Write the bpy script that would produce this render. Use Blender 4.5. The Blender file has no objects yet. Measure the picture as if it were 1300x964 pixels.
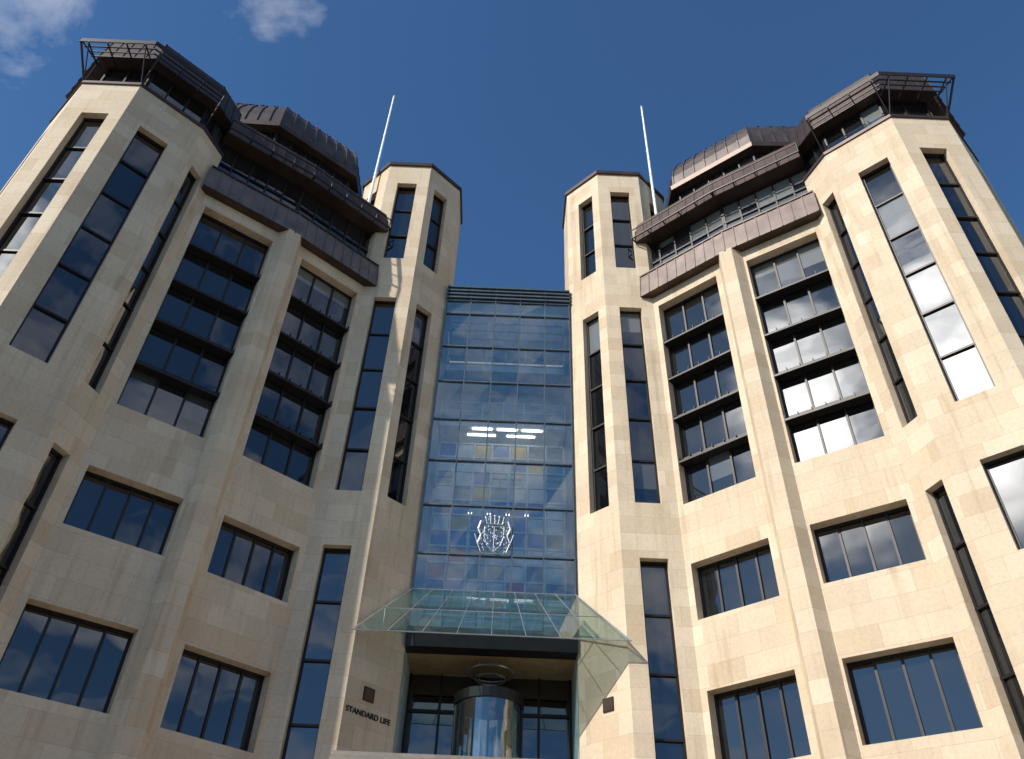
import bpy, math, random
from mathutils import Vector, Matrix
rng = random.Random(7)
EYE = 1.6
def Z(h): return h + EYE
scene = bpy.context.scene

# ------------------------------------------------------------------ materials
def newmat(name):
    m = bpy.data.materials.new(name); m.use_nodes = True
    nt = m.node_tree; nt.nodes.clear()
    out = nt.nodes.new('ShaderNodeOutputMaterial')
    return m, nt, out
def N(nt, t, **kw):
    n = nt.nodes.new(t)
    for k, v in kw.items():
        if hasattr(n, k): setattr(n, k, v)
        else: n.inputs[k.replace('_', ' ')].default_value = v
    return n
def L(nt, a, b): nt.links.new(a, b)
def mixcol(nt, mode, fac, a, b):
    n = nt.nodes.new('ShaderNodeMix'); n.data_type = 'RGBA'; n.blend_type = mode
    for sock, val in ((n.inputs[0], fac), (n.inputs[6], a), (n.inputs[7], b)):
        if isinstance(val, bpy.types.NodeSocket): nt.links.new(val, sock)
        else: sock.default_value = val
    return n.outputs[2]
def ramp(nt, src, stops):
    r = nt.nodes.new('ShaderNodeValToRGB')
    el = r.color_ramp.elements
    while len(el) < len(stops): el.new(0.5)
    for e, (p, c) in zip(el, stops):
        e.position = p; e.color = (c, c, c, 1) if not isinstance(c, tuple) else c
    nt.links.new(src, r.inputs[0]); return r.outputs[0]

def stone_mat(name, c1, c2, bw=1.05, rh=0.62, mort=.66, tintamt=.7):
    m, nt, out = newmat(name)
    uv = N(nt, 'ShaderNodeUVMap'); uv.uv_map = 'uv'
    br = N(nt, 'ShaderNodeTexBrick'); br.offset = 0.5; br.squash = 1.0
    br.inputs['Scale'].default_value = 1.0
    br.inputs['Brick Width'].default_value = bw
    br.inputs['Row Height'].default_value = rh
    br.inputs['Mortar Size'].default_value = 0.005
    br.inputs['Mortar Smooth'].default_value = 0.2
    br.inputs['Color1'].default_value = (*c1, 1); br.inputs['Color2'].default_value = (*c2, 1)
    br.inputs['Mortar'].default_value = (c1[0]*mort, c1[1]*mort*.96, c1[2]*mort*.92, 1)
    L(nt, uv.outputs[0], br.inputs['Vector'])
    br2 = N(nt, 'ShaderNodeTexBrick'); br2.offset = 0.5
    br2.inputs['Scale'].default_value = 1.0
    br2.inputs['Brick Width'].default_value = bw
    br2.inputs['Row Height'].default_value = rh
    br2.inputs['Mortar Size'].default_value = 0.0
    br2.inputs['Bias'].default_value = -0.45
    br2.inputs['Color1'].default_value = (1, 1, 1, 1); br2.inputs['Color2'].default_value = (0.86, 0.74, 0.63, 1)
    mp = N(nt, 'ShaderNodeMapping'); mp.inputs['Location'].default_value = (bw*14, rh*22, 0)
    L(nt, uv.outputs[0], mp.inputs['Vector']); L(nt, mp.outputs[0], br2.inputs['Vector'])
    col = mixcol(nt, 'MULTIPLY', tintamt, br.outputs['Color'], br2.outputs['Color'])
    geo = N(nt, 'ShaderNodeNewGeometry')
    n1 = N(nt, 'ShaderNodeTexNoise'); n1.inputs['Scale'].default_value = 0.55; n1.inputs['Detail'].default_value = 6
    L(nt, geo.outputs['Position'], n1.inputs['Vector'])
    col = mixcol(nt, 'MULTIPLY', 1.0, col, ramp(nt, n1.outputs[0], [(0.3, (0.90,0.88,0.86,1)), (0.65, (1.03,1.02,1.0,1))]))
    mp2 = N(nt, 'ShaderNodeMapping'); mp2.inputs['Scale'].default_value = (3.5, 3.5, 0.22)
    n2 = N(nt, 'ShaderNodeTexNoise'); n2.inputs['Scale'].default_value = 1.0; n2.inputs['Detail'].default_value = 5
    L(nt, geo.outputs['Position'], mp2.inputs['Vector']); L(nt, mp2.outputs[0], n2.inputs['Vector'])
    col = mixcol(nt, 'MULTIPLY', 1.0, col, ramp(nt, n2.outputs[0], [(0.28, (0.84,0.81,0.77,1)), (0.45, (1,1,1,1))]))
    n3 = N(nt, 'ShaderNodeTexNoise'); n3.inputs['Scale'].default_value = 11; n3.inputs['Detail'].default_value = 8
    L(nt, geo.outputs['Position'], n3.inputs['Vector'])
    col = mixcol(nt, 'MULTIPLY', 1.0, col, ramp(nt, n3.outputs[0], [(0.3, (0.93,0.92,0.91,1)), (0.62, (1.02,1.02,1.02,1))]))
    bs = N(nt, 'ShaderNodeBsdfPrincipled'); bs.inputs['Roughness'].default_value = 0.8
    bs.inputs['Specular IOR Level'].default_value = 0.2
    L(nt, col, bs.inputs['Base Color'])
    bp = N(nt, 'ShaderNodeBump'); bp.inputs['Strength'].default_value = 0.25; bp.inputs['Distance'].default_value = 0.01
    inv = N(nt, 'ShaderNodeMath'); inv.operation = 'SUBTRACT'
    L(nt, n3.outputs[0], inv.inputs[0]); L(nt, br.outputs['Fac'], inv.inputs[1])
    L(nt, inv.outputs[0], bp.inputs['Height']); L(nt, bp.outputs[0], bs.inputs['Normal'])
    L(nt, bs.outputs[0], out.inputs[0]); return m

def simple_mat(name, col, rough=0.5, metal=0.0, var=0.15, scale=3.0, stretch=(1,1,1), bump=0.0, emit=0.0):
    m, nt, out = newmat(name)
    geo = N(nt, 'ShaderNodeNewGeometry')
    mp = N(nt, 'ShaderNodeMapping'); mp.inputs['Scale'].default_value = stretch
    L(nt, geo.outputs['Position'], mp.inputs['Vector'])
    n = N(nt, 'ShaderNodeTexNoise'); n.inputs['Scale'].default_value = scale; n.inputs['Detail'].default_value = 6
    L(nt, mp.outputs[0], n.inputs['Vector'])
    c = mixcol(nt, 'MULTIPLY', 1.0, (*col, 1), ramp(nt, n.outputs[0], [(0.3, 1-var), (0.7, 1+var)]))
    bs = N(nt, 'ShaderNodeBsdfPrincipled'); bs.inputs['Roughness'].default_value = rough; bs.inputs['Metallic'].default_value = metal
    L(nt, c, bs.inputs['Base Color'])
    if emit:
        bs.inputs['Emission Color'].default_value = (*col, 1); bs.inputs['Emission Strength'].default_value = emit
    if bump:
        bp = N(nt, 'ShaderNodeBump'); bp.inputs['Strength'].default_value = bump; bp.inputs['Distance'].default_value = 0.02
        L(nt, n.outputs[0], bp.inputs['Height']); L(nt, bp.outputs[0], bs.inputs['Normal'])
    L(nt, bs.outputs[0], out.inputs[0]); return m

def pane_mat(name, dark, refl=0.16, tint=(0.85,0.9,1.0)):
    m, nt, out = newmat(name)
    at = N(nt, 'ShaderNodeAttribute'); at.attribute_name = 'pane'
    sep = N(nt, 'ShaderNodeSeparateColor'); L(nt, at.outputs['Color'], sep.inputs[0])
    c = mixcol(nt, 'MIX', sep.outputs[0], (*dark, 1), (0.26, 0.27, 0.26, 1))
    d = N(nt, 'ShaderNodeBsdfDiffuse'); L(nt, c, d.inputs['Color'])
    g = N(nt, 'ShaderNodeBsdfGlossy'); g.inputs['Roughness'].default_value = 0.02
    g.inputs['Color'].default_value = (*tint, 1)
    geo = N(nt, 'ShaderNodeNewGeometry')
    n = N(nt, 'ShaderNodeTexNoise'); n.inputs['Scale'].default_value = 0.9; n.inputs['Detail'].default_value = 1
    L(nt, geo.outputs['Position'], n.inputs['Vector'])
    bp = N(nt, 'ShaderNodeBump'); bp.inputs['Strength'].default_value = 0.22; bp.inputs['Distance'].default_value = 0.03
    L(nt, n.outputs[0], bp.inputs['Height']); L(nt, bp.outputs[0], g.inputs['Normal'])
    fr = N(nt, 'ShaderNodeFresnel'); fr.inputs['IOR'].default_value = 1.55
    ad = N(nt, 'ShaderNodeMath'); ad.operation = 'MULTIPLY_ADD'; ad.use_clamp = True
    L(nt, fr.outputs[0], ad.inputs[0]); ad.inputs[1].default_value = 1.0; ad.inputs[2].default_value = refl
    mx = N(nt, 'ShaderNodeMixShader'); L(nt, ad.outputs[0], mx.inputs[0]); L(nt, d.outputs[0], mx.inputs[1]); L(nt, g.outputs[0], mx.inputs[2])
    L(nt, mx.outputs[0], out.inputs[0]); return m

def clear_glass(name, tint, refl=0.15, body=None):
    m, nt, out = newmat(name)
    t = N(nt, 'ShaderNodeBsdfTransparent'); t.inputs['Color'].default_value = (*tint, 1)
    base = t.outputs[0]
    if body:
        df = N(nt, 'ShaderNodeBsdfTranslucent'); df.inputs['Color'].default_value = (*body[0], 1)
        dd = N(nt, 'ShaderNodeBsdfDiffuse'); dd.inputs['Color'].default_value = (*body[0], 1)
        m1 = N(nt, 'ShaderNodeMixShader'); m1.inputs[0].default_value = .5; L(nt, df.outputs[0], m1.inputs[1]); L(nt, dd.outputs[0], m1.inputs[2])
        m2 = N(nt, 'ShaderNodeMixShader'); m2.inputs[0].default_value = body[1]; L(nt, base, m2.inputs[1]); L(nt, m1.outputs[0], m2.inputs[2]); base = m2.outputs[0]
    g = N(nt, 'ShaderNodeBsdfGlossy'); g.inputs['Roughness'].default_value = 0.01; g.inputs['Color'].default_value = (0.95,0.98,1,1)
    geo = N(nt, 'ShaderNodeNewGeometry')
    n = N(nt, 'ShaderNodeTexNoise'); n.inputs['Scale'].default_value = 0.8; n.inputs['Detail'].default_value = 1
    L(nt, geo.outputs['Position'], n.inputs['Vector'])
    bp = N(nt, 'ShaderNodeBump'); bp.inputs['Strength'].default_value = 0.3; bp.inputs['Distance'].default_value = 0.03
    L(nt, n.outputs[0], bp.inputs['Height']); L(nt, bp.outputs[0], g.inputs['Normal'])
    fr = N(nt, 'ShaderNodeFresnel'); fr.inputs['IOR'].default_value = 1.5
    ad = N(nt, 'ShaderNodeMath'); ad.operation = 'ADD'; ad.use_clamp = True
    L(nt, fr.outputs[0], ad.inputs[0]); ad.inputs[1].default_value = refl
    mx = N(nt, 'ShaderNodeMixShader'); L(nt, ad.outputs[0], mx.inputs[0]); L(nt, base, mx.inputs[1]); L(nt, g.outputs[0], mx.inputs[2])
    L(nt, mx.outputs[0], out.inputs[0]); return m

M = {}
M['stone'] = stone_mat('sandstone_ashlar', (0.70, 0.59, 0.445), (0.60, 0.49, 0.355), 1.2, .64)
M['pane'] = pane_mat('window_glass', (0.005, 0.006, 0.007), .08, (.90,.91,.94))
M['frame'] = simple_mat('bronze_frame', (0.022, 0.018, 0.017), 0.45, 0.4)
M['band'] = simple_mat('zinc_panel', (0.17, 0.13, 0.112), 0.42, 0.4, 0.25, 1.6)
M['roof'] = simple_mat('brown_metal', (0.066, 0.041, 0.031), 0.42, 0.45, 0.3, 1.3)
M['rooftop'] = simple_mat('roof_lead', (0.082, 0.064, 0.056), 0.42, 0.45, 0.3, 1.3)
M['aglass'] = clear_glass('atrium_glass', (0.86, 0.95, 0.96), 0.16)
M['cglass'] = clear_glass('canopy_glass', (0.72, 0.90, 0.86), 0.09, ((.45,.72,.66), .08))
M['amull'] = simple_mat('atrium_mullion', (0.10, 0.13, 0.15), 0.4, 0.5)
M['white'] = simple_mat('white_paint', (0.80, 0.84, 0.84), 0.5)
M['pale'] = simple_mat('pale_plaster', (0.50, 0.62, 0.65), 0.7)
M['steel'] = simple_mat('steel', (0.5, 0.52, 0.52), 0.3, 0.8)
M['blue'] = simple_mat('blue_panel', (0.10, 0.24, 0.55), 0.3)
M['orange'] = simple_mat('orange_panel', (0.95, 0.25, 0.03), 0.3)
M['yellow'] = simple_mat('yellow_panel', (0.92, 0.62, 0.12), 0.3)
M['red'] = simple_mat('red_panel', (0.70, 0.06, 0.03), 0.3)
M['lamp'] = simple_mat('luminaire', (1.0, 0.97, 0.90), 0.5, emit=4)
M['tan'] = simple_mat('timber_soffit', (0.35, 0.25, 0.13), 0.6)
M['asphalt'] = simple_mat('asphalt', (0.05, 0.05, 0.052), 0.9, 0, 0.25, 6, bump=0.3)
M['paint'] = simple_mat('road_paint', (0.75, 0.75, 0.72), 0.7)
M['slab'] = stone_mat('paving_slabs', (0.30, 0.28, 0.25), (0.24, 0.225, 0.20), 0.9, 0.6)
M['slate'] = simple_mat('slate', (0.07, 0.075, 0.085), 0.7, 0, 0.3, 4)
M['sooty'] = stone_mat('weathered_sandstone', (0.28, 0.22, 0.15), (0.20, 0.16, 0.11), 0.8, 0.35)
M['gold'] = simple_mat('ochre_render', (0.42, 0.30, 0.12), 0.8)

# ------------------------------------------------------------------ mesh builder
class Builder:
    def __init__(s, name, parent=None):
        s.name = name; s.v = []; s.f = []; s.uv = []; s.mi = []; s.col = []; s.mats = []; s.m = 1; s.parent = parent
    def quad(s, pts, mat, uvs=None, col=(0, 0, 0, 1)):
        if mat not in s.mats: s.mats.append(mat)
        if uvs is None:
            a = Vector(pts[0])
            nrm = (Vector(pts[1]) - a).cross(Vector(pts[-1]) - a)
            if abs(nrm.z) > 0.7 * max(nrm.length, 1e-9): uvs = [(p[0], p[1]) for p in pts]
            else:
                h = Vector((-nrm.y, nrm.x, 0)); h = h.normalized() if h.length > 1e-9 else Vector((1, 0, 0))
                uvs = [(Vector(p).dot(h), p[2]) for p in pts]
        P = [(p[0] * s.m, p[1], p[2]) for p in pts]; U = list(uvs)
        if s.m < 0: P.reverse(); U.reverse()
        b = len(s.v); s.v += P; s.f.append(tuple(range(b, b + len(P)))); s.uv += U
        s.mi.append(s.mats.index(mat)); s.col += [col] * len(P)
    def build(s):
        me = bpy.data.meshes.new(s.name); me.from_pydata(s.v, [], s.f)
        for k in s.mats: me.materials.append(M[k])
        me.polygons.foreach_set('material_index', s.mi)
        ul = me.uv_layers.new(name='uv')
        ul.data.foreach_set('uv', [c for u in s.uv for c in u])
        ca = me.color_attributes.new('pane', 'FLOAT_COLOR', 'CORNER')
        ca.data.foreach_set('color', [c for u in s.col for c in u])
        me.update()
        ob = bpy.data.objects.new(s.name, me); scene.collection.objects.link(ob)
        if s.parent: ob.parent = s.parent
        return ob
def empty(name, loc=(0, 0, 0)):
    e = bpy.data.objects.new(name, None); e.location = loc; scene.collection.objects.link(e); return e

class Fr:
    def __init__(s, p0, p1, u0=None):
        s.p0 = Vector(p0); s.p1 = Vector(p1); d = s.p1 - s.p0; s.L = d.length; s.d = d / s.L
        s.n = Vector((s.d.y, -s.d.x)); s.u0 = rng.uniform(0, 30) if u0 is None else u0
    def P(s, a, z, o=0.0):
        q = s.p0 + s.d * a + s.n * o; return (q.x, q.y, z)
def fbox(B, fr, s0, s1, z0, z1, o0, o1, mat, o1b=None):
    ob = o1 if o1b is None else o1b
    P = fr.P; u = fr.u0
    B.quad([P(s0,z0,ob),P(s1,z0,ob),P(s1,z1,o1),P(s0,z1,o1)], mat, [(u+s0,z0),(u+s1,z0),(u+s1,z1),(u+s0,z1)])
    B.quad([P(s1,z0,o0),P(s0,z0,o0),P(s0,z1,o0),P(s1,z1,o0)], mat, [(u+s0,z0),(u+s1,z0),(u+s1,z1),(u+s0,z1)])
    B.quad([P(s0,z0,o0),P(s0,z0,ob),P(s0,z1,o1),P(s0,z1,o0)], mat, [(0,z0),(ob-o0,z0),(o1-o0,z1),(0,z1)])
    B.quad([P(s1,z0,ob),P(s1,z0,o0),P(s1,z1,o0),P(s1,z1,o1)], mat, [(0,z0),(ob-o0,z0),(o1-o0,z1),(0,z1)])
    B.quad([P(s0,z1,o1),P(s1,z1,o1),P(s1,z1,o0),P(s0,z1,o0)], mat, [(u+s0,0),(u+s1,0),(u+s1,o1-o0),(u+s0,o1-o0)])
    B.quad([P(s0,z0,o0),P(s1,z0,o0),P(s1,z0,ob),P(s0,z0,ob)], mat, [(u+s0,0),(u+s1,0),(u+s1,ob-o0),(u+s0,ob-o0)])

def glaze(G, Fm, fr, s0, s1, z0, z1, off, cols, rows, ledge=0.0, blind=0.0, fw=0.07, transom=0.0):
    """panes with slight individual tilts, bronze frames"""
    cw = (s1 - s0) / cols; rh = (z1 - z0) / rows
    for r in range(rows):
        rowblind = rng.random() < blind
        for c in range(cols):
            a0, a1 = s0 + c * cw, s0 + (c + 1) * cw
            b0, b1 = z0 + r * rh, z0 + (r + 1) * rh
            jl, jr, jt = rng.uniform(-.006, .006), rng.uniform(-.006, .006), rng.uniform(-.014, .014)
            bl = 0.0
            if rowblind and rng.random() < 0.6: bl = rng.uniform(0.2, 0.7)
            drop = rng.choice([1, 1, 0.6, 0.35]) if bl else 1
            zs = b1 - (b1 - b0) * drop
            def off_at(z, side):
                t = (z - b0) / (b1 - b0); return off + (jl if side == 0 else jr) * 1 + jt * t
            if bl:
                G.quad([fr.P(a0,zs,off_at(zs,0)),fr.P(a1,zs,off_at(zs,1)),fr.P(a1,b1,off_at(b1,1)),fr.P(a0,b1,off_at(b1,0))],'pane',col=(bl,0,0,1))
            if not bl or drop < 1:
                zt = zs if bl else b1
                G.quad([fr.P(a0,b0,off_at(b0,0)),fr.P(a1,b0,off_at(b0,1)),fr.P(a1,zt,off_at(zt,1)),fr.P(a0,zt,off_at(zt,0))],'pane',col=(rng.uniform(0,0.03),0,0,1))
    h = fw / 2
    for c in range(cols + 1):
        x = min(max(s0 + c * cw, s0 + h), s1 - h)
        fbox(Fm, fr, x - h, x + h, z0, z1, off - .03, off + .06, 'frame')
    for r in range(rows + 1):
        z = min(max(z0 + r * rh, z0 + h), z1 - h)
        if ledge and 0 < r < rows:
            fbox(Fm, fr, s0+.001, s1-.001, z - .20, z + .16, off - .03, off + .10, 'frame')
            fbox(Fm, fr, s0+.002, s1-.002, z - .22, z - .14, off + .10, off + ledge, 'frame')
            n_=cols*2
            for k in range(n_+1):
                x=min(max(s0+(s1-s0)*k/n_,s0+.02),s1-.02)
                fbox(Fm, fr, x-.012, x+.012, z - .14, z + .02, off + .10, off + ledge-.01, 'frame')
        else:
            fbox(Fm, fr, s0+.001, s1-.001, z - h, z + h, off - .03, off + .075, 'frame')

def wall(S, G, Fm, p0, p1, z0, z1, ops, mat='stone', depth=0.32, u0=None):
    fr = Fr(p0, p1, u0); u = fr.u0
    sc = sorted({0, fr.L, *[o['s'][0] for o in ops], *[o['s'][1] for o in ops]})
    zc = sorted({z0, z1, *[o['z'][0] for o in ops], *[o['z'][1] for o in ops]})
    for i in range(len(sc) - 1):
        for j in range(len(zc) - 1):
            ms, mz = (sc[i] + sc[i+1]) / 2, (zc[j] + zc[j+1]) / 2
            if any(o['s'][0] < ms < o['s'][1] and o['z'][0] < mz < o['z'][1] for o in ops): continue
            a, b, c, d = sc[i], sc[i+1], zc[j], zc[j+1]
            S.quad([fr.P(a,c),fr.P(b,c),fr.P(b,d),fr.P(a,d)], mat, [(u+a,c),(u+b,c),(u+b,d),(u+a,d)])
    for o in ops:
        a, b = o['s']; c, d = o['z']; D = -depth - .03
        S.quad([fr.P(a,c,0),fr.P(a,d,0),fr.P(a,d,D),fr.P(a,c,D)], mat, [(0,c),(0,d),(-D,d),(-D,c)])
        S.quad([fr.P(b,c,D),fr.P(b,d,D),fr.P(b,d,0),fr.P(b,c,0)], mat, [(0,c),(0,d),(-D,d),(-D,c)])
        S.quad([fr.P(a,d,D),fr.P(a,d,0),fr.P(b,d,0),fr.P(b,d,D)], mat)
        S.quad([fr.P(a,c,0),fr.P(a,c,D),fr.P(b,c,D),fr.P(b,c,0)], mat)
        glaze(G, Fm, fr, a, b, c, d, -depth, o.get('cols', 1), o.get('rows', 1), o.get('ledge', 0), o.get('blind', 0))
    return fr

def offset_poly(pts, o):
    V = [Vector(p) for p in pts]; out = []
    ns = []
    for i in range(len(V) - 1):
        d = (V[i+1] - V[i]).normalized(); ns.append(Vector((d.y, -d.x)))
    for i, p in enumerate(V):
        if i == 0: q = p + ns[0] * o
        elif i == len(V) - 1: q = p + ns[-1] * o
        else:
            m = (ns[i-1] + ns[i]).normalized(); q = p + m * (o / m.dot(ns[i]))
        out.append((q.x, q.y))
    return out

def strip(B, pa, za, pb, zb, mat):
    u = 0
    for i in range(len(pa) - 1):
        a0, a1, b1, b0 = pa[i], pa[i+1], pb[i+1], pb[i]
        l = (Vector(a1) - Vector(a0)).length
        B.quad([(*a0, za), (*a1, za), (*b1, zb), (*b0, zb)], mat, [(u, za), (u + l, za), (u + l, zb), (u, zb)]); u += l
def ribs(B, pts, z0, o0, z1, o1, step, w, t, mat):
    lo = offset_poly(pts, o0); hi = offset_poly(pts, o1)
    for i in range(len(pts) - 1):
        a = Fr(lo[i], lo[i+1], 0); b = Fr(hi[i], hi[i+1], 0)
        n = max(1, round(a.L / step))
        for k in range(n + 1):
            f = k / n
            sa = min(max(a.L * f, w/2), a.L - w/2); sb = min(max(b.L * f, w/2), b.L - w/2)
            P = [a.P(sa-w/2,z0,t), a.P(sa+w/2,z0,t), b.P(sb+w/2,z1,t), b.P(sb-w/2,z1,t)]
            Q = [a.P(sa-w/2,z0,0), a.P(sa+w/2,z0,0), b.P(sb+w/2,z1,0), b.P(sb-w/2,z1,0)]
            B.quad(P, mat)
            B.quad([Q[0],P[0],P[3],Q[3]], mat); B.quad([P[1],Q[1],Q[2],P[2]], mat)
            B.quad([Q[0],Q[1],P[1],P[0]], mat)
def tube(B, a, b, r, mat, seg=8, r2=None):
    a = Vector(a); b = Vector(b); d = (b - a).normalized(); r2 = r if r2 is None else r2
    x = d.orthogonal().normalized(); y = d.cross(x)
    for i in range(seg):
        t0, t1 = 2*math.pi*i/seg, 2*math.pi*(i+1)/seg
        e0 = x*math.cos(t0)+y*math.sin(t0); e1 = x*math.cos(t1)+y*math.sin(t1)
        B.quad([tuple(a+e0*r),tuple(a+e1*r),tuple(b+e1*r2),tuple(b+e0*r2)], mat)
    B.quad([tuple(b+(x*math.cos(2*math.pi*i/seg)+y*math.sin(2*math.pi*i/seg))*r2) for i in range(seg)], mat)
    B.quad([tuple(a+(x*math.cos(-2*math.pi*i/seg)+y*math.sin(-2*math.pi*i/seg))*r) for i in range(seg)], mat)
def ring(B, cx, cy, z, r, t, mat, seg=32):
    for i in range(seg):
        t0, t1 = 2*math.pi*i/seg, 2*math.pi*(i+1)/seg
        tube(B,(cx+r*math.cos(t0),cy+r*math.sin(t0),z),(cx+r*math.cos(t1),cy+r*math.sin(t1),z),t,mat,5)

# ------------------------------------------------------------------ main building
bld = empty('office_building')
S = Builder('stone_walls', bld); G = Builder('window_panes', bld); Fm = Builder('window_frames', bld)
C = Builder('metal_cladding', bld); R = Builder('roof', bld)

A=(6.2,24.7); Bp=(8.95,22.2); Cc=(11.9,20.1); P0=(12.35,18.82); P1=(14.3,17.0); P2=(16.5,17.0); P3=(18.4,18.8); P4=(18.4,34.0)
for side in (1, -1):
    for b in (S, G, Fm, C, R): b.m = side
    bl = 0.45 if side == 1 else 0.10
    # --- octagonal stair towers flanking the glazed entrance
    T = [(2.75,34.0),(2.75,26.1),(4.15,24.7),(6.2,24.7),(7.65,26.1),(7.65,28.2),(6.2,29.6)]
    up = (Z(27.7), Z(33.2)); mid = (Z(15.6), Z(25.2)); lo = (Z(4.2), Z(13.5))
    wall(S,G,Fm,(2.75,28.2),(2.75,26.1),0,Z(34.6),[])
    wall(S,G,Fm,T[1],T[2],0,Z(34.6),[dict(s=(.72,1.58),z=up,rows=3,blind=bl*.5),dict(s=(.72,1.58),z=mid,rows=5,blind=bl)])
    wall(S,G,Fm,T[2],T[3],0,Z(34.6),[dict(s=(.58,1.52),z=up,rows=3,blind=bl*.5),dict(s=(.58,1.52),z=mid,rows=5,blind=bl),dict(s=(.58,1.52),z=lo,rows=5,blind=0)])
    wall(S,G,Fm,T[3],T[4],Z(24),Z(34.6),[dict(s=(.72,1.5),z=up,rows=3)])
    wall(S,G,Fm,T[4],T[5],Z(24),Z(34.6),[])
    wall(S,G,Fm,T[5],T[6],Z(24),Z(34.6),[]); wall(S,G,Fm,T[6],(4.15,29.6),Z(24),Z(34.6),[]); wall(S,G,Fm,(4.15,29.6),(2.75,28.2),Z(24),Z(34.6),[])
    octo = [(2.75,28.2),(2.75,26.1),(4.15,24.7),(6.2,24.7),(7.65,26.1),(7.65,28.2),(6.2,29.6),(4.15,29.6),(2.75,28.2),(2.75,26.1)]
    oo = offset_poly(octo, .09)[1:9]; oo.append(oo[0])
    strip(C, oo, Z(34.6), oo, Z(34.82), 'roof')
    ii = offset_poly(octo, -.12)[1:9]; ii.append(ii[0])
    strip(C, ii, Z(34.598), oo, Z(34.598), 'roof'); C.quad([(x,y,Z(34.82)) for x,y in oo[:-1]], 'roof')
    # --- wing wall
    big = (Z(15.5), Z(25.2))
    wins = lambda s: [dict(s=s,z=big,cols=3,rows=5,ledge=.42,blind=bl),
                      dict(s=s,z=(Z(11.36),Z(13.27)),cols=4,rows=1,blind=0.1),
                      dict(s=s,z=(Z(7.0),Z(9.2)),cols=4,rows=1,blind=0),
                      dict(s=s,z=(Z(2.9),Z(5.1)),cols=4,rows=1,blind=0)]
    wall(S,G,Fm,A,Bp,0,Z(27.0),wins((.22,2.98)),depth=.45)
    wall(S,G,Fm,Bp,Cc,0,Z(27.0),wins((.60,3.42)),depth=.45)
    d=(Vector(Cc)-Vector(A)).normalized(); n=Vector((d.y,-d.x)); b=Vector(Bp)
    q=[b-d*.55-n*.1, b-d*.27+n*.42, b+d*.27+n*.42, b+d*.55-n*.1]; q=[(p.x,p.y) for p in q]
    u=0
    for i in range(3):
        l=(Vector(q[i+1])-Vector(q[i])).length
        S.quad([(*q[i],0),(*q[i+1],0),(*q[i+1],Z(25.85)),(*q[i],Z(25.85))],'stone',[(u,0),(u+l,0),(u+l,Z(25.85)),(u,Z(25.85))]); u+=l
    S.quad([(*p,Z(25.85)) for p in q],'stone')
    # --- bow tower
    bw = lambda s: [dict(s=s,z=(Z(15.3),Z(26.3)),rows=6,blind=bl*.8),dict(s=s,z=(Z(10.6),Z(13.3)),rows=1),dict(s=s,z=(Z(5.6),Z(9.2)),rows=2),dict(s=s,z=(Z(1.6),Z(4.2)),rows=1)]
    wall(S,G,Fm,Cc,P0,0,Z(28.3),[dict(s=(.45,1.10),z=(Z(15.4),Z(26.2)),rows=6),dict(s=(.45,1.10),z=(Z(4.5),Z(13.2)),rows=5)])
    wall(S,G,Fm,P0,P1,0,Z(28.3),bw((.86,1.98)))
    wall(S,G,Fm,P1,P2,0,Z(28.3),bw((.5,1.5)))
    wall(S,G,Fm,P2,P3,0,Z(28.3),bw((.8,1.8)))
    wall(S,G,Fm,P3,P4,0,Z(28.3),[])
    # --- lower zinc band along wing
    ext=[(Vector(A)-(Vector(Bp)-Vector(A)).normalized()*.35),Vector(Bp),Vector(Cc)+(Vector(Cc)-Vector(Bp)).normalized()*.22]
    ext=[(p.x,p.y) for p in ext]
    lo_=offset_poly(ext,.42); hi_=offset_poly(ext,.28); inn=offset_poly(ext,-.9)
    strip(C,inn,Z(25.8),lo_,Z(25.8),'roof'); strip(C,lo_,Z(25.8),hi_,Z(27.1),'band'); strip(C,hi_,Z(27.1),inn,Z(27.1),'roof')
    for k in (0,-1):
        C.quad([(*inn[k],Z(25.8)),(*lo_[k],Z(25.8)),(*hi_[k],Z(27.1)),(*inn[k],Z(27.1))],'band')
    ribs(C,ext,Z(25.8),.42,Z(27.1),.28,.46,.03,.035,'band')
    cap=offset_poly(ext,.33)
    strip(C,cap,Z(27.1),cap,Z(27.17),'roof'); strip(C,cap,Z(27.17),inn,Z(27.17),'roof')
    # --- attic glazing (set back) wing + bow
    ai=offset_poly(ext,-.35)
    for i in range(2):
        fr=Fr(ai[i],ai[i+1]); n_=max(2,round(fr.L/.75))
        glaze(G,Fm,fr,0,fr.L,Z(27.1),Z(29.4),0,n_,2,blind=.6 if side==1 else .1)
    bow=[Cc,P0,P1,P2,P3,P4]
    bi=offset_poly(bow,-.45)
    strip(C,bow,Z(28.3),bi,Z(28.3),'roof')
    cp=offset_poly(bow,.06); strip(C,cp,Z(28.25),cp,Z(28.4),'roof'); strip(C,cp,Z(28.4),bi,Z(28.4),'roof'); strip(C,bow,Z(28.25),cp,Z(28.25),'roof')
    for i in range(5):
        fr=Fr(bi[i],bi[i+1]); n_=max(1,round(fr.L/.8)) if i<4 else 6
        glaze(G,Fm,fr,0,fr.L,Z(28.4),Z(30.1),0,n_,1,blind=.5 if side==1 else .1)
    # --- upper cornice: wing
    l2=offset_poly(ext,.40); h2=offset_poly(ext,.22); i2=offset_poly(ext,-3.0)
    strip(C,i2,Z(29.4),l2,Z(29.4),'roof'); strip(C,l2,Z(29.4),h2,Z(30.7),'roof'); strip(C,h2,Z(30.7),i2,Z(30.9),'roof')
    C.quad([(*i2[0],Z(29.4)),(*l2[0],Z(29.4)),(*h2[0],Z(30.7)),(*i2[0],Z(30.9))],'roof')
    ribs(C,ext,Z(29.4),.40,Z(30.7),.22,.46,.03,.03,'roof')
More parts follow.
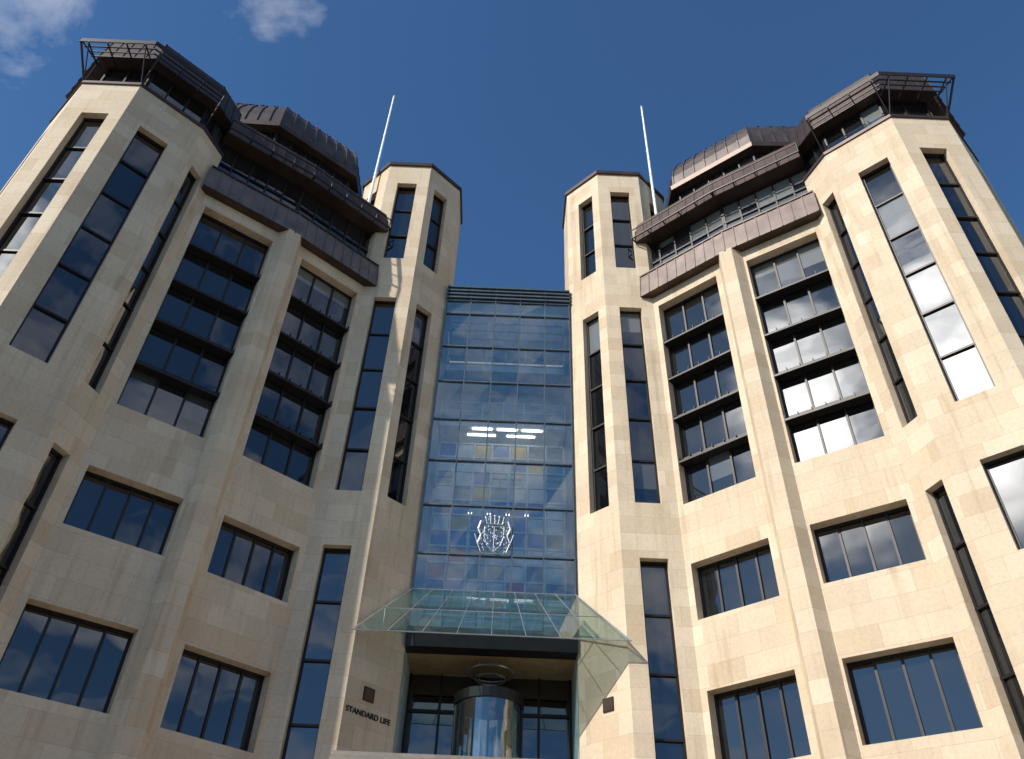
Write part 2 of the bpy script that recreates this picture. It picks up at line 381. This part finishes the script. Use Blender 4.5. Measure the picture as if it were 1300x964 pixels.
    for (o,z,r) in ((.62,29.45,.045),(.62,30.0,.03)):
        pl=offset_poly(ext,o)
        for i in range(2): tube(C,(*pl[i],Z(z)),(*pl[i+1],Z(z)),r,'frame',6)
    for i in range(2):
        fr=Fr(ext[i],ext[i+1])
        n_=round(fr.L/.9)
        for k in range(n_+1):
            s_=fr.L*k/n_
            tube(C,fr.P(s_,Z(29.45),.3),fr.P(s_,Z(29.45),.64),.03,'frame',5)
            tube(C,fr.P(s_,Z(29.45),.62),fr.P(s_,Z(30.0),.62),.02,'frame',5)
    # --- bow fascia + roof
    l3=offset_poly(bow,.12); m3=offset_poly(bow,-.02); t3=offset_poly(bow,-.55)
    strip(C,bi,Z(30.1),l3,Z(30.1),'roof'); strip(C,l3,Z(30.1),m3,Z(31.5),'roof'); strip(C,m3,Z(31.5),t3,Z(31.95),'roof')
    ribs(C,bow,Z(30.1),.12,Z(31.5),-.02,.5,.03,.03,'roof')
    ribs(C,bow,Z(31.5),-.02,Z(31.95),-.55,.5,.03,.03,'roof')
    R.quad([(*p,Z(31.95)) for p in t3],'roof')
    sp=Fr((14.6,18.6),(15.4,18.6),0); fbox(R,sp,0,.8,Z(31.95),Z(32.9),-.6,0,'rooftop'); tube(R,(15.9,18.2,Z(31.9)),(15.9,18.2,Z(33.4)),.02,'frame',5)
    bb=[P0,P1,P2,P3]
    for o in (.32,.52,.72,.93):
        pl=offset_poly(bb,o)
        for i in range(len(pl)-1):
            if i==2: continue
            fr=Fr(pl[i],pl[i+1]); fbox(C,fr,0,fr.L,Z(29.72),Z(29.78) if o<.9 else Z(29.95),-.02,.02,'frame')
    for i in (0,1):
        fr=Fr(bb[i],bb[i+1]); n_=3
        for k in range(n_+1):
            s_=fr.L*k/n_
            fbox(C,fr,s_-.02,s_+.02,Z(29.66),Z(29.72),.0,.95,'frame')
            if k in (0,3): tube(C,fr.P(s_,Z(28.4),.03),fr.P(s_,Z(29.7),.90),.028,'frame',5)
    pe=offset_poly(bb,.93)[2]
    tube(C,(P2[0],P2[1],Z(28.35)),(*pe,Z(29.9)),.045,'frame',6); tube(C,(P2[0],P2[1]+.3,Z(29.9)),(*pe,Z(29.9)),.035,'frame',6)
    tube(C,(P2[0],P2[1],Z(28.35)),(P2[0],P2[1],Z(29.9)),.035,'frame',6)
    # --- penthouse on the roof
    pen=[(8.5,34.0),(8.5,25.95),(11.7,23.3),(14.4,23.2),(14.4,34.0)]
    for i in range(1,4):
        fr=Fr(pen[i],pen[i+1])
        fbox(R,fr,0,fr.L,Z(30.6),Z(32.4),-.2,.0,'roof')
        glaze(G,Fm,fr,0,fr.L,Z(32.4),Z(35.0),-.06,max(2,round(fr.L/.9)),1)
    fr=Fr(pen[0],pen[1]); fbox(R,fr,0,fr.L,Z(30.6),Z(35.0),-.2,0,'roof')
    prof=[(-.1,34.95),(.40,35.0),(.42,35.3),(.25,35.45),(.22,36.2),(.12,36.8),(-.10,37.4),(-.42,37.85),(-.9,38.15),(-1.5,38.25)]
    for k in range(len(prof)-1):
        strip(R,offset_poly(pen,prof[k][0]),Z(prof[k][1]),offset_poly(pen,prof[k+1][0]),Z(prof[k+1][1]),'rooftop' if k>2 else 'roof')
        if k>=3: ribs(R,pen,Z(prof[k][1]),prof[k][0],Z(prof[k+1][1]),prof[k+1][0],.62,.07,.06,'rooftop')
    R.quad([(*p,Z(38.25)) for p in offset_poly(pen,-1.5)],'rooftop')
    bp_=offset_poly(ext,-.7)
    for zz in (31.5,31.15):
        for i in range(2): tube(C,(*bp_[i],Z(zz)),(*bp_[i+1],Z(zz)),.03,'frame',6)
    for i in range(2):
        fr=Fr(bp_[i],bp_[i+1])
        for k in range(5): tube(C,fr.P(fr.L*k/4,Z(30.6)),fr.P(fr.L*k/4,Z(31.5)),.025,'frame',5)
    R.quad([(6.2,26,Z(30.55)),(9,24,Z(30.55)),(12,22,Z(30.55)),(17.5,20,Z(30.55)),(17.5,34,Z(30.55)),(6.2,34,Z(30.55))],'roof')
for b in (S,G,Fm,C,R): b.m=1; b.build()

# ------------------------------------------------------------------ atrium
AT=Builder('atrium_curtain_wall',bld); IN=Builder('atrium_interior',bld)
fr=Fr((-2.75,26.02),(2.75,26.02),0)
zl=[11.4,12.11]+[14.05+1.94*k for k in range(7)]+[26.5]
cw=5.5/5
for j in range(len(zl)-1):
    for i in range(5):
        a0,a1=i*cw,(i+1)*cw; t=rng.uniform(-.012,.012); t2=rng.uniform(-.012,.012)
        AT.quad([fr.P(a0,Z(zl[j]),t),fr.P(a1,Z(zl[j]),t2),fr.P(a1,Z(zl[j+1]),t2*-1),fr.P(a0,Z(zl[j+1]),-t)],'aglass')
for i in range(6):
    x=min(max(i*cw,.03),5.47); fbox(AT,fr,x-.025,x+.025,Z(11.4),Z(26.5),-.12,.05,'amull')
for z in zl: fbox(AT,fr,.002,5.498,Z(z)-.03,Z(z)+.03,-.10,.06,'amull')
for k in range(4): fbox(AT,fr,-.0,5.5,Z(26.6+k*.22),Z(26.68+k*.22),-.4,.14,'amull')
for i in range(6): fbox(AT,fr,max(i*cw-.03,0),min(i*cw+.03,5.5),Z(26.5),Z(27.4),-.3,.08,'amull')
AT.quad([(-2.75,26.1,Z(26.55)),(2.75,26.1,Z(26.55)),(2.75,34,Z(26.55)),(-2.75,34,Z(26.55))],'aglass')
YB=30.2
IN.quad([(-2.74,26.2,Z(7)),(-2.74,YB,Z(7)),(-2.74,YB,Z(26.5)),(-2.74,26.2,Z(26.5))],'pale')
IN.quad([(2.74,YB,Z(7)),(2.74,26.2,Z(7)),(2.74,26.2,Z(26.5)),(2.74,YB,Z(26.5))],'pale')
IN.quad([(-2.74,YB,Z(7)),(2.74,YB,Z(7)),(2.74,YB,Z(26.5)),(-2.74,YB,Z(26.5))],'pale')
fi=Fr((-2.7,28.6),(2.7,28.6),0)
for h in (17.9,21.8,25.0):
    fbox(IN,fi,0,5.4,Z(h)-.35,Z(h),-1.55,0,'white')
    for z in (.45,.95): fbox(IN,fi,0,5.4,Z(h)+z,Z(h)+z+.05,0,.05,'steel')
    for i in range(7): fbox(IN,fi,i*5.34/6,i*5.34/6+.05,Z(h),Z(h)+1.0,.051,.08,'white')
    if h<22:
        for i in range(2): fbox(IN,fi,1.2+i*1.7,2.4+i*1.7,Z(h)-.39,Z(h)-.353,-.55,-.45,'lamp')
fs=Fr((-2.5,27.5),(2.5,27.5),0); nc,nr=7,13; W=5.0/nc; HH=.66
for i in range(3):
    fbox(IN,fs,1.3+i*1.0,2.1+i*1.0,Z(20.07),Z(20.12),.58,.66,'lamp')
fbox(IN,fs,0,5.0,Z(20.125),Z(20.2),.5,.75,'white')
for x in (0.02,4.94): fbox(IN,fs,x,x+.05,Z(20.13),Z(20.19),-.0,.5,'white')
for j in range(nr+1):
    fbox(IN,fs,0,5.0,Z(11.2+j*HH)-.04,Z(11.2+j*HH)+.04,-.05,.05,'white')
for i in range(nc+1): fbox(IN,fs,max(i*W-.04,0),i*W+.04,Z(11.2),Z(11.2+nr*HH),-.049,.049,'white')
for j in range(nr):
    for i in range(nc):
        rr_=rng.random()
        if rr_<.30:
            if j<6: m=rng.choice(['orange','yellow','orange','orange','red','blue'])
            else: m=rng.choice(['blue','blue','blue','yellow','blue'])
            fbox(IN,fs,i*W+.07,(i+1)*W-.07,Z(11.2+j*HH)+.07,Z(11.2+(j+1)*HH)-.07,-.02,.02,m)
        elif rr_<.62:
            fbox(IN,fs,i*W+.07,(i+1)*W-.07,Z(11.2+j*HH)+.07,Z(11.2+(j+1)*HH)-.07,-.02,.02,'white')
# entrance recess
fbox(IN,fr,0,5.5,Z(10.75),Z(11.4),-.5,.10,'frame')
fl=Fr((-2.74,28.4),(2.74,28.4),0)
IN.quad([(-2.74,26.5,Z(10.8)),(2.74,26.5,Z(10.8)),(2.74,28.4,Z(10.8)),(-2.74,28.4,Z(10.8))],'tan')
for i in range(6):
    x=min(max(i*5.48/5,.04),5.44); fbox(IN,fl,x-.04,x+.04,Z(7),Z(10.8),-.05,.05,'frame')
fbox(IN,fl,0,5.48,Z(9.55),Z(9.65),-.05,.055,'frame')
IN.quad([(-2.74,28.42,Z(7)),(2.74,28.42,Z(7)),(2.74,28.42,Z(10.8)),(-2.74,28.42,Z(10.8))],'pane')
ring(IN,0,27.4,Z(10.55),.75,.03,'steel'); ring(IN,0,27.4,Z(10.35),.5,.025,'steel')
for k in range(6): tube(IN,(.75*math.cos(k*1.047),27.4+.75*math.sin(k*1.047),Z(10.55)),(.75*math.cos(k*1.047),27.4+.75*math.sin(k*1.047),Z(10.8)),.01,'steel',4)
AT.build(); IN.build()
RV=Builder('revolving_door',bld); cx,cy,rr=0,27.0,1.05
p=lambda t,r,z:(cx+r*math.cos(t),cy+r*math.sin(t),z)
for i in range(32):
    t0,t1=2*math.pi*i/32,2*math.pi*(i+1)/32
    RV.quad([p(t0,rr,Z(7)),p(t1,rr,Z(7)),p(t1,rr,Z(9.3)),p(t0,rr,Z(9.3))],'aglass')
    RV.quad([p(t0,rr+.06,Z(9.3)),p(t1,rr+.06,Z(9.3)),p(t1,rr+.06,Z(9.6)),p(t0,rr+.06,Z(9.6))],'frame')
    RV.quad([p(t0,0,Z(9.6)),p(t0,rr+.06,Z(9.6)),p(t1,rr+.06,Z(9.6))],'frame'); RV.quad([p(t0,0,Z(9.3)),p(t1,rr+.06,Z(9.3)),p(t0,rr+.06,Z(9.3))],'frame')
for t in (0.5,0.5+math.pi/2,0.5+math.pi,.5+1.5*math.pi):
    RV.quad([(cx,cy,Z(7)),p(t,1.0,Z(7)),p(t,1.0,Z(9.3)),(cx,cy,Z(9.3))],'aglass')
    tube(RV,p(t,1.0,Z(7)),p(t,1.0,Z(9.3)),.03,'frame',6)
for t in (0.2,math.pi-.2,math.pi+.2,-.2): tube(RV,p(t,rr,Z(7)),p(t,rr,Z(9.3)),.05,'frame',6)
tube(RV,(cx,cy,Z(7)),(cx,cy,Z(9.3)),.04,'frame')
RV.build()
# glass canopy
CN=Builder('glass_canopy',bld)
rw=[(-2.72,25.95),(2.72,25.95)]; ft=[(-4.2,24.3),(4.2,24.3)]
def cpnt(a,b):
    x=(rw[0][0]*(1-a)+rw[1][0]*a)*(1-b)+(ft[0][0]*(1-a)+ft[1][0]*a)*b
    return (x,25.95*(1-b)+24.3*b,Z(12.7*(1-b)+10.5*b))
nx=8
for i in range(nx):
    for j in range(2):
        CN.quad([cpnt(i/nx,(j+1)/2),cpnt((i+1)/nx,(j+1)/2),cpnt((i+1)/nx,j/2),cpnt(i/nx,j/2)],'cglass')
for i in range(nx+1): tube(CN,cpnt(i/nx,0),cpnt(i/nx,1),.014 if 0<i<nx else .026,'steel',6)
for b_ in (0,.5,1): tube(CN,cpnt(0,b_),cpnt(1,b_),.020,'steel',6)
for sx in (-1,1):
    tube(CN,(sx*4.2,24.3,Z(10.5)),(sx*2.72,25.95,Z(11.3)),.025,'steel',6)
    tube(CN,(sx*3.4,25.1,Z(11.0)),(sx*3.4,25.1,Z(11.55)),.02,'steel',6)
CN.build()
# emblem mounted on the curtain wall
EM=Builder('wall_emblem',bld)
ex,ey=-.1,25.86; q_=.62
def seg(x0,z0,x1,z1,r=.03): tube(EM,(ex+x0,ey,Z(z0)),(ex+x1,ey,Z(z1)),r*q_,'steel',6)
sh=[(-.34,15.1),(-.34,14.7),(-.22,14.35),(0,14.12),(.22,14.35),(.34,14.7),(.34,15.1),(-.34,15.1)]
for a_,b_ in zip(sh,sh[1:]): seg(a_[0],a_[1],b_[0],b_[1],.028)
seg(0,14.12,0,15.1,.018); seg(-.34,14.72,.34,14.72,.018)
for x in (-.26,-.13,0,.13,.26): seg(x,15.18,x*1.25,15.52-abs(x)*.3,.02); tube(EM,(ex+x*1.25,ey,Z(15.52-abs(x)*.3)-.03),(ex+x*1.25,ey,Z(15.52-abs(x)*.3)+.03),.03,'steel',6)
seg(-.30,15.2,.30,15.2,.03)
for sx in (-1,1):
    pts=[(.44,14.1),(.56,14.45),(.46,14.75),(.56,15.0),(.48,15.3),(.38,15.28)]
    rs=[.03,.05,.06,.06,.05]
    for (a_,b_),r_ in zip(zip(pts,pts[1:]),rs): seg(sx*a_[0],a_[1],sx*b_[0],b_[1],r_)
    seg(sx*.54,14.45,sx*.38,14.35,.025); seg(sx*.54,14.98,sx*.36,14.92,.025); seg(sx*.56,14.4,sx*.68,14.8,.02)
seg(-.55,14.05,.55,14.05,.025)
for k in range(60):
    x=rng.uniform(-.5,.5); z=rng.uniform(14.1,15.4); tube(EM,(ex+x,ey-.02,Z(z)-.025),(ex+x,ey-.02,Z(z)+.025),.012,'white',5)
for sx in (-.3,.3): tube(EM,(ex+sx,ey,Z(14.8)),(ex+sx,25.98,Z(14.8)),.015,'steel',5)
EM.build()

# flagpoles
for i,sx in enumerate((-1,1)):
    e=empty('flagpole',(sx*6.95,25.05,0))
    B=Builder('pole'); tube(B,(0,0,Z(28.2)),(0,0,Z(41.6)),.085,'white',12,.045)
    tube(B,(0,0,Z(41.6)),(0,0,Z(41.72)),.075,'white',12,.03)
    o=B.build(); o.parent=e
    B=Builder('bracket')
    for h in (28.6,31.5): tube(B,(0,0,Z(h)),(-sx*.28,.42,Z(h)),.05,'frame',8); tube(B,(0,0,Z(h)-.08),(0,0,Z(h)+.08),.12,'frame',10)
    o=B.build(); o.parent=e
for sx in (-1,1):
    B=Builder('wall_plaque'); B.m=sx
    f=Fr((2.75,26.1),(4.15,24.7),0)
    fbox(B,f,.95,1.35,Z(8.75),Z(9.15),.0,.03,'frame'); fbox(B,f,.99,1.31,Z(8.79),Z(9.11),.03,.035,'roof'); B.build()
tc=bpy.data.curves.new('wall_lettering','FONT'); tc.body='STANDARD LIFE'; tc.size=.23; tc.extrude=.015; tc.align_x='LEFT'
to=bpy.data.objects.new('wall_lettering',tc); scene.collection.objects.link(to)
to.data.materials.append(M['frame'])
f=Fr((-4.15,24.7),(-2.75,26.1),0)
p_=f.P(.08,Z(8.3),.02); to.matrix_world=Matrix(((f.d.x,0,f.n.x,p_[0]),(f.d.y,0,f.n.y,p_[1]),(0,1,0,p_[2]),(0,0,0,1)))

# ------------------------------------------------------------------ ground, stairs, street
B=Builder('ground'); B.quad([(-600,-600,-.004),(600,-600,-.004),(600,600,-.004),(-600,600,-.004)],'slab'); B.build()
B=Builder('road'); B.quad([(-300,-14,0.002),(300,-14,0.002),(300,-4,0.002),(-300,-4,0.002)],'asphalt')
for k in range(-30,30): B.quad([(k*6,-9.06,.006),(k*6+3,-9.06,.006),(k*6+3,-8.94,.006),(k*6,-8.94,.006)],'paint')
B.build()
B=Builder('pavement')
for (y0,y1) in ((-4,2.5),(-18,-14)):
    f=Fr((-200,y0),(200,y0),0); fbox(B,f,0,400,0,.12,-(y1-y0),0,'slab')
B.build()
B=Builder('entrance_stairs')
ns=50
for k in range(ns):
    y0=24.3-(ns-k)*.3; z1=Z(7)*(k+1)/ns; z0=Z(7)*k/ns
    B.quad([(-4.1,y0,z0),(4.1,y0,z0),(4.1,y0,z1),(-4.1,y0,z1)],'slab'); B.quad([(-4.1,y0,z1),(4.1,y0,z1),(4.1,y0+.3,z1),(-4.1,y0+.3,z1)],'slab')
    for sx in (-4.1,4.1): B.quad([(sx,y0,0),(sx,y0+.3,0),(sx,y0+.3,z1),(sx,y0,z1)],'slab')
B.quad([(-4.1,24.3,Z(7)),(4.1,24.3,Z(7)),(4.1,30,Z(7)),(-4.1,30,Z(7))],'slab')
B.build()
x=-70
k=0
while x<70:
    w=rng.uniform(13,19); h=rng.uniform(11,15.5); par=empty('tenement_building')
    mt=rng.choice(['sooty','sooty','gold'])
    Sx=Builder('walls',par); Gx=Builder('windows',par); Fx=Builder('frames',par); Rx=Builder('roof',par)
    ops=[]; nn=int(w//3)
    for fl_ in range(int(h//3.4)):
        for i in range(nn):
            c=(i+.5)*w/nn; ops.append(dict(s=(c-.55,c+.55),z=(1+fl_*3.4,2.9+fl_*3.4),rows=2,cols=1))
    wall(Sx,Gx,Fx,(x+w,-18),(x,-18),0,h,ops,mat=mt,depth=.2)
    wall(Sx,Gx,Fx,(x,-18),(x,-30),0,h,[],mat=mt); wall(Sx,Gx,Fx,(x+w,-30),(x+w,-18),0,h,[],mat=mt); wall(Sx,Gx,Fx,(x,-30),(x+w,-30),0,h,[],mat=mt)
    Rx.quad([(x+w,-17.7,h),(x,-17.7,h),(x,-24,h+3.5),(x+w,-24,h+3.5)],'slate'); Rx.quad([(x,-30.3,h),(x+w,-30.3,h),(x+w,-24,h+3.5),(x,-24,h+3.5)],'slate')
    for e_ in (x,x+w): Rx.quad([(e_,-18,h),(e_,-30,h),(e_,-24,h+3.5)],mt)
    f=Fr((x+w,-23.3),(x,-23.3),0)
    for c in (.1,.9):
        fbox(Rx,f,c*w-.8,c*w+.8,h+1.5,h+5,-1.2,0,mt)
        for qq in range(4): tube(Rx,f.P(c*w-.6+qq*.4,h+5,-.6),f.P(c*w-.6+qq*.4,h+5.6,-.6),.13,'gold',8,.1)
    for b in (Sx,Gx,Fx,Rx): b.build()
    x+=w+ (0 if k%3 else 5); k+=1

# ------------------------------------------------------------------ light + sky
sd=Vector((-.635,-.485,.60)).normalized()
sun=bpy.data.lights.new('sun','SUN'); sun.energy=5.0; sun.angle=math.radians(.5); sun.color=(1,.95,.87)
so=bpy.data.objects.new('sun',sun); scene.collection.objects.link(so); so.rotation_euler=sd.to_track_quat('Z','Y').to_euler()
w=bpy.data.worlds.new('World'); scene.world=w; w.use_nodes=True; nt=w.node_tree; nt.nodes.clear()
out=nt.nodes.new('ShaderNodeOutputWorld'); bg=nt.nodes.new('ShaderNodeBackground'); bg.inputs[1].default_value=.11
sky=nt.nodes.new('ShaderNodeTexSky'); sky.sky_type='NISHITA'; sky.sun_disc=False
sky.sun_elevation=math.asin(sd.z); sky.sun_rotation=math.atan2(sd.x,sd.y)%(2*math.pi)
sky.air_density=1.0; sky.dust_density=.3; sky.ozone_density=2.5; sky.altitude=0
tc=nt.nodes.new('ShaderNodeTexCoord')
sep=nt.nodes.new('ShaderNodeSeparateXYZ'); nt.links.new(tc.outputs['Generated'],sep.inputs[0])
def MA(op,a,b=None,c=None,clamp=False):
    n=nt.nodes.new('ShaderNodeMath'); n.operation=op; n.use_clamp=clamp
    for i,v in enumerate((a,b,c)):
        if v is None: continue
        if isinstance(v,(int,float)): n.inputs[i].default_value=v
        else: nt.links.new(v,n.inputs[i])
    return n.outputs[0]
zc=MA('ADD',MA('MAXIMUM',sep.outputs[2],0.0),.12)
cb=nt.nodes.new('ShaderNodeCombineXYZ'); nt.links.new(MA('DIVIDE',sep.outputs[0],zc),cb.inputs[0]); nt.links.new(MA('DIVIDE',sep.outputs[1],zc),cb.inputs[1])
no=nt.nodes.new('ShaderNodeTexNoise'); no.inputs['Scale'].default_value=2.8; no.inputs['Detail'].default_value=10; no.inputs['Roughness'].default_value=.56; no.inputs['Distortion'].default_value=.6
nt.links.new(cb.outputs[0],no.inputs['Vector'])
def blob(d,c0,c1):
    v=nt.nodes.new('ShaderNodeVectorMath'); v.operation='DOT_PRODUCT'; nt.links.new(tc.outputs['Generated'],v.inputs[0]); v.inputs[1].default_value=Vector(d).normalized()
    mr=nt.nodes.new('ShaderNodeMapRange'); mr.interpolation_type='SMOOTHSTEP'; nt.links.new(v.outputs['Value'],mr.inputs[0])
    mr.inputs[1].default_value=c0; mr.inputs[2].default_value=c1; return mr.outputs[0]
mask=MA('MAXIMUM',blob((-.295,.425,.855),.982,.9985),blob((-.51,.39,.77),.984,.9995))
mask=MA('MAXIMUM',mask,blob((-.62,.56,.55),.985,.999))
back=nt.nodes.new('ShaderNodeMapRange'); back.interpolation_type='SMOOTHSTEP'; nt.links.new(sep.outputs[1],back.inputs[0]); back.inputs[1].default_value=.15; back.inputs[2].default_value=-.25
mask2=MA('MAXIMUM',mask,back.outputs[0])
sung=blob(sd,.972,.998)
bigc=blob((-.05,-.75,.62),.86,.98)
thr=MA('SUBTRACT',no.outputs[0],MA('SUBTRACT',.80,MA('ADD',MA('MULTIPLY',mask2,.30),MA('ADD',MA('MULTIPLY',sung,.16),MA('MULTIPLY',bigc,.05)))))
fac=MA('MULTIPLY',thr,4.0,clamp=True); fac=MA('MULTIPLY',fac,MA('MULTIPLY',mask2,1.4,clamp=True),clamp=True)
tint=nt.nodes.new('ShaderNodeMix'); tint.data_type='RGBA'; tint.blend_type='MULTIPLY'; tint.inputs[0].default_value=1
nt.links.new(sky.outputs[0],tint.inputs[6]); tint.inputs[7].default_value=(.62,.95,1.20,1)
cc=nt.nodes.new('ShaderNodeMix'); cc.data_type='RGBA'; nt.links.new(MA('POWER',sung,1.5),cc.inputs[0]); cc.inputs[6].default_value=(8.4,8.6,9.0,1); cc.inputs[7].default_value=(110,107,101,1)
mx=nt.nodes.new('ShaderNodeMix'); mx.data_type='RGBA'; nt.links.new(fac,mx.inputs[0]); nt.links.new(tint.outputs[2],mx.inputs[6]); nt.links.new(cc.outputs[2],mx.inputs[7])
nt.links.new(mx.outputs[2],bg.inputs[0]); nt.links.new(bg.outputs[0],out.inputs[0])

# ------------------------------------------------------------------ camera
th=math.atan(1055/1143); ro=math.radians(2.4); c,s=math.cos(ro),math.sin(ro)
F=Vector((0,math.cos(th),math.sin(th))); up=Vector((0,-math.sin(th),math.cos(th))); rt=Vector((1,0,0))
Rw=rt*c+up*s; Uw=up*c-rt*s; Bk=-F
cam=bpy.data.cameras.new('camera'); co=bpy.data.objects.new('camera',cam); scene.collection.objects.link(co); scene.camera=co
co.matrix_world=Matrix(((Rw.x,Uw.x,Bk.x,.25),(Rw.y,Uw.y,Bk.y,0),(Rw.z,Uw.z,Bk.z,EYE),(0,0,0,1)))
cam.sensor_fit='HORIZONTAL'; cam.sensor_width=36; cam.lens=36*1055/1300; cam.shift_y=-45/1300; cam.clip_end=2000
scene.view_settings.view_transform='Standard'; scene.view_settings.look='None'; scene.view_settings.exposure=0
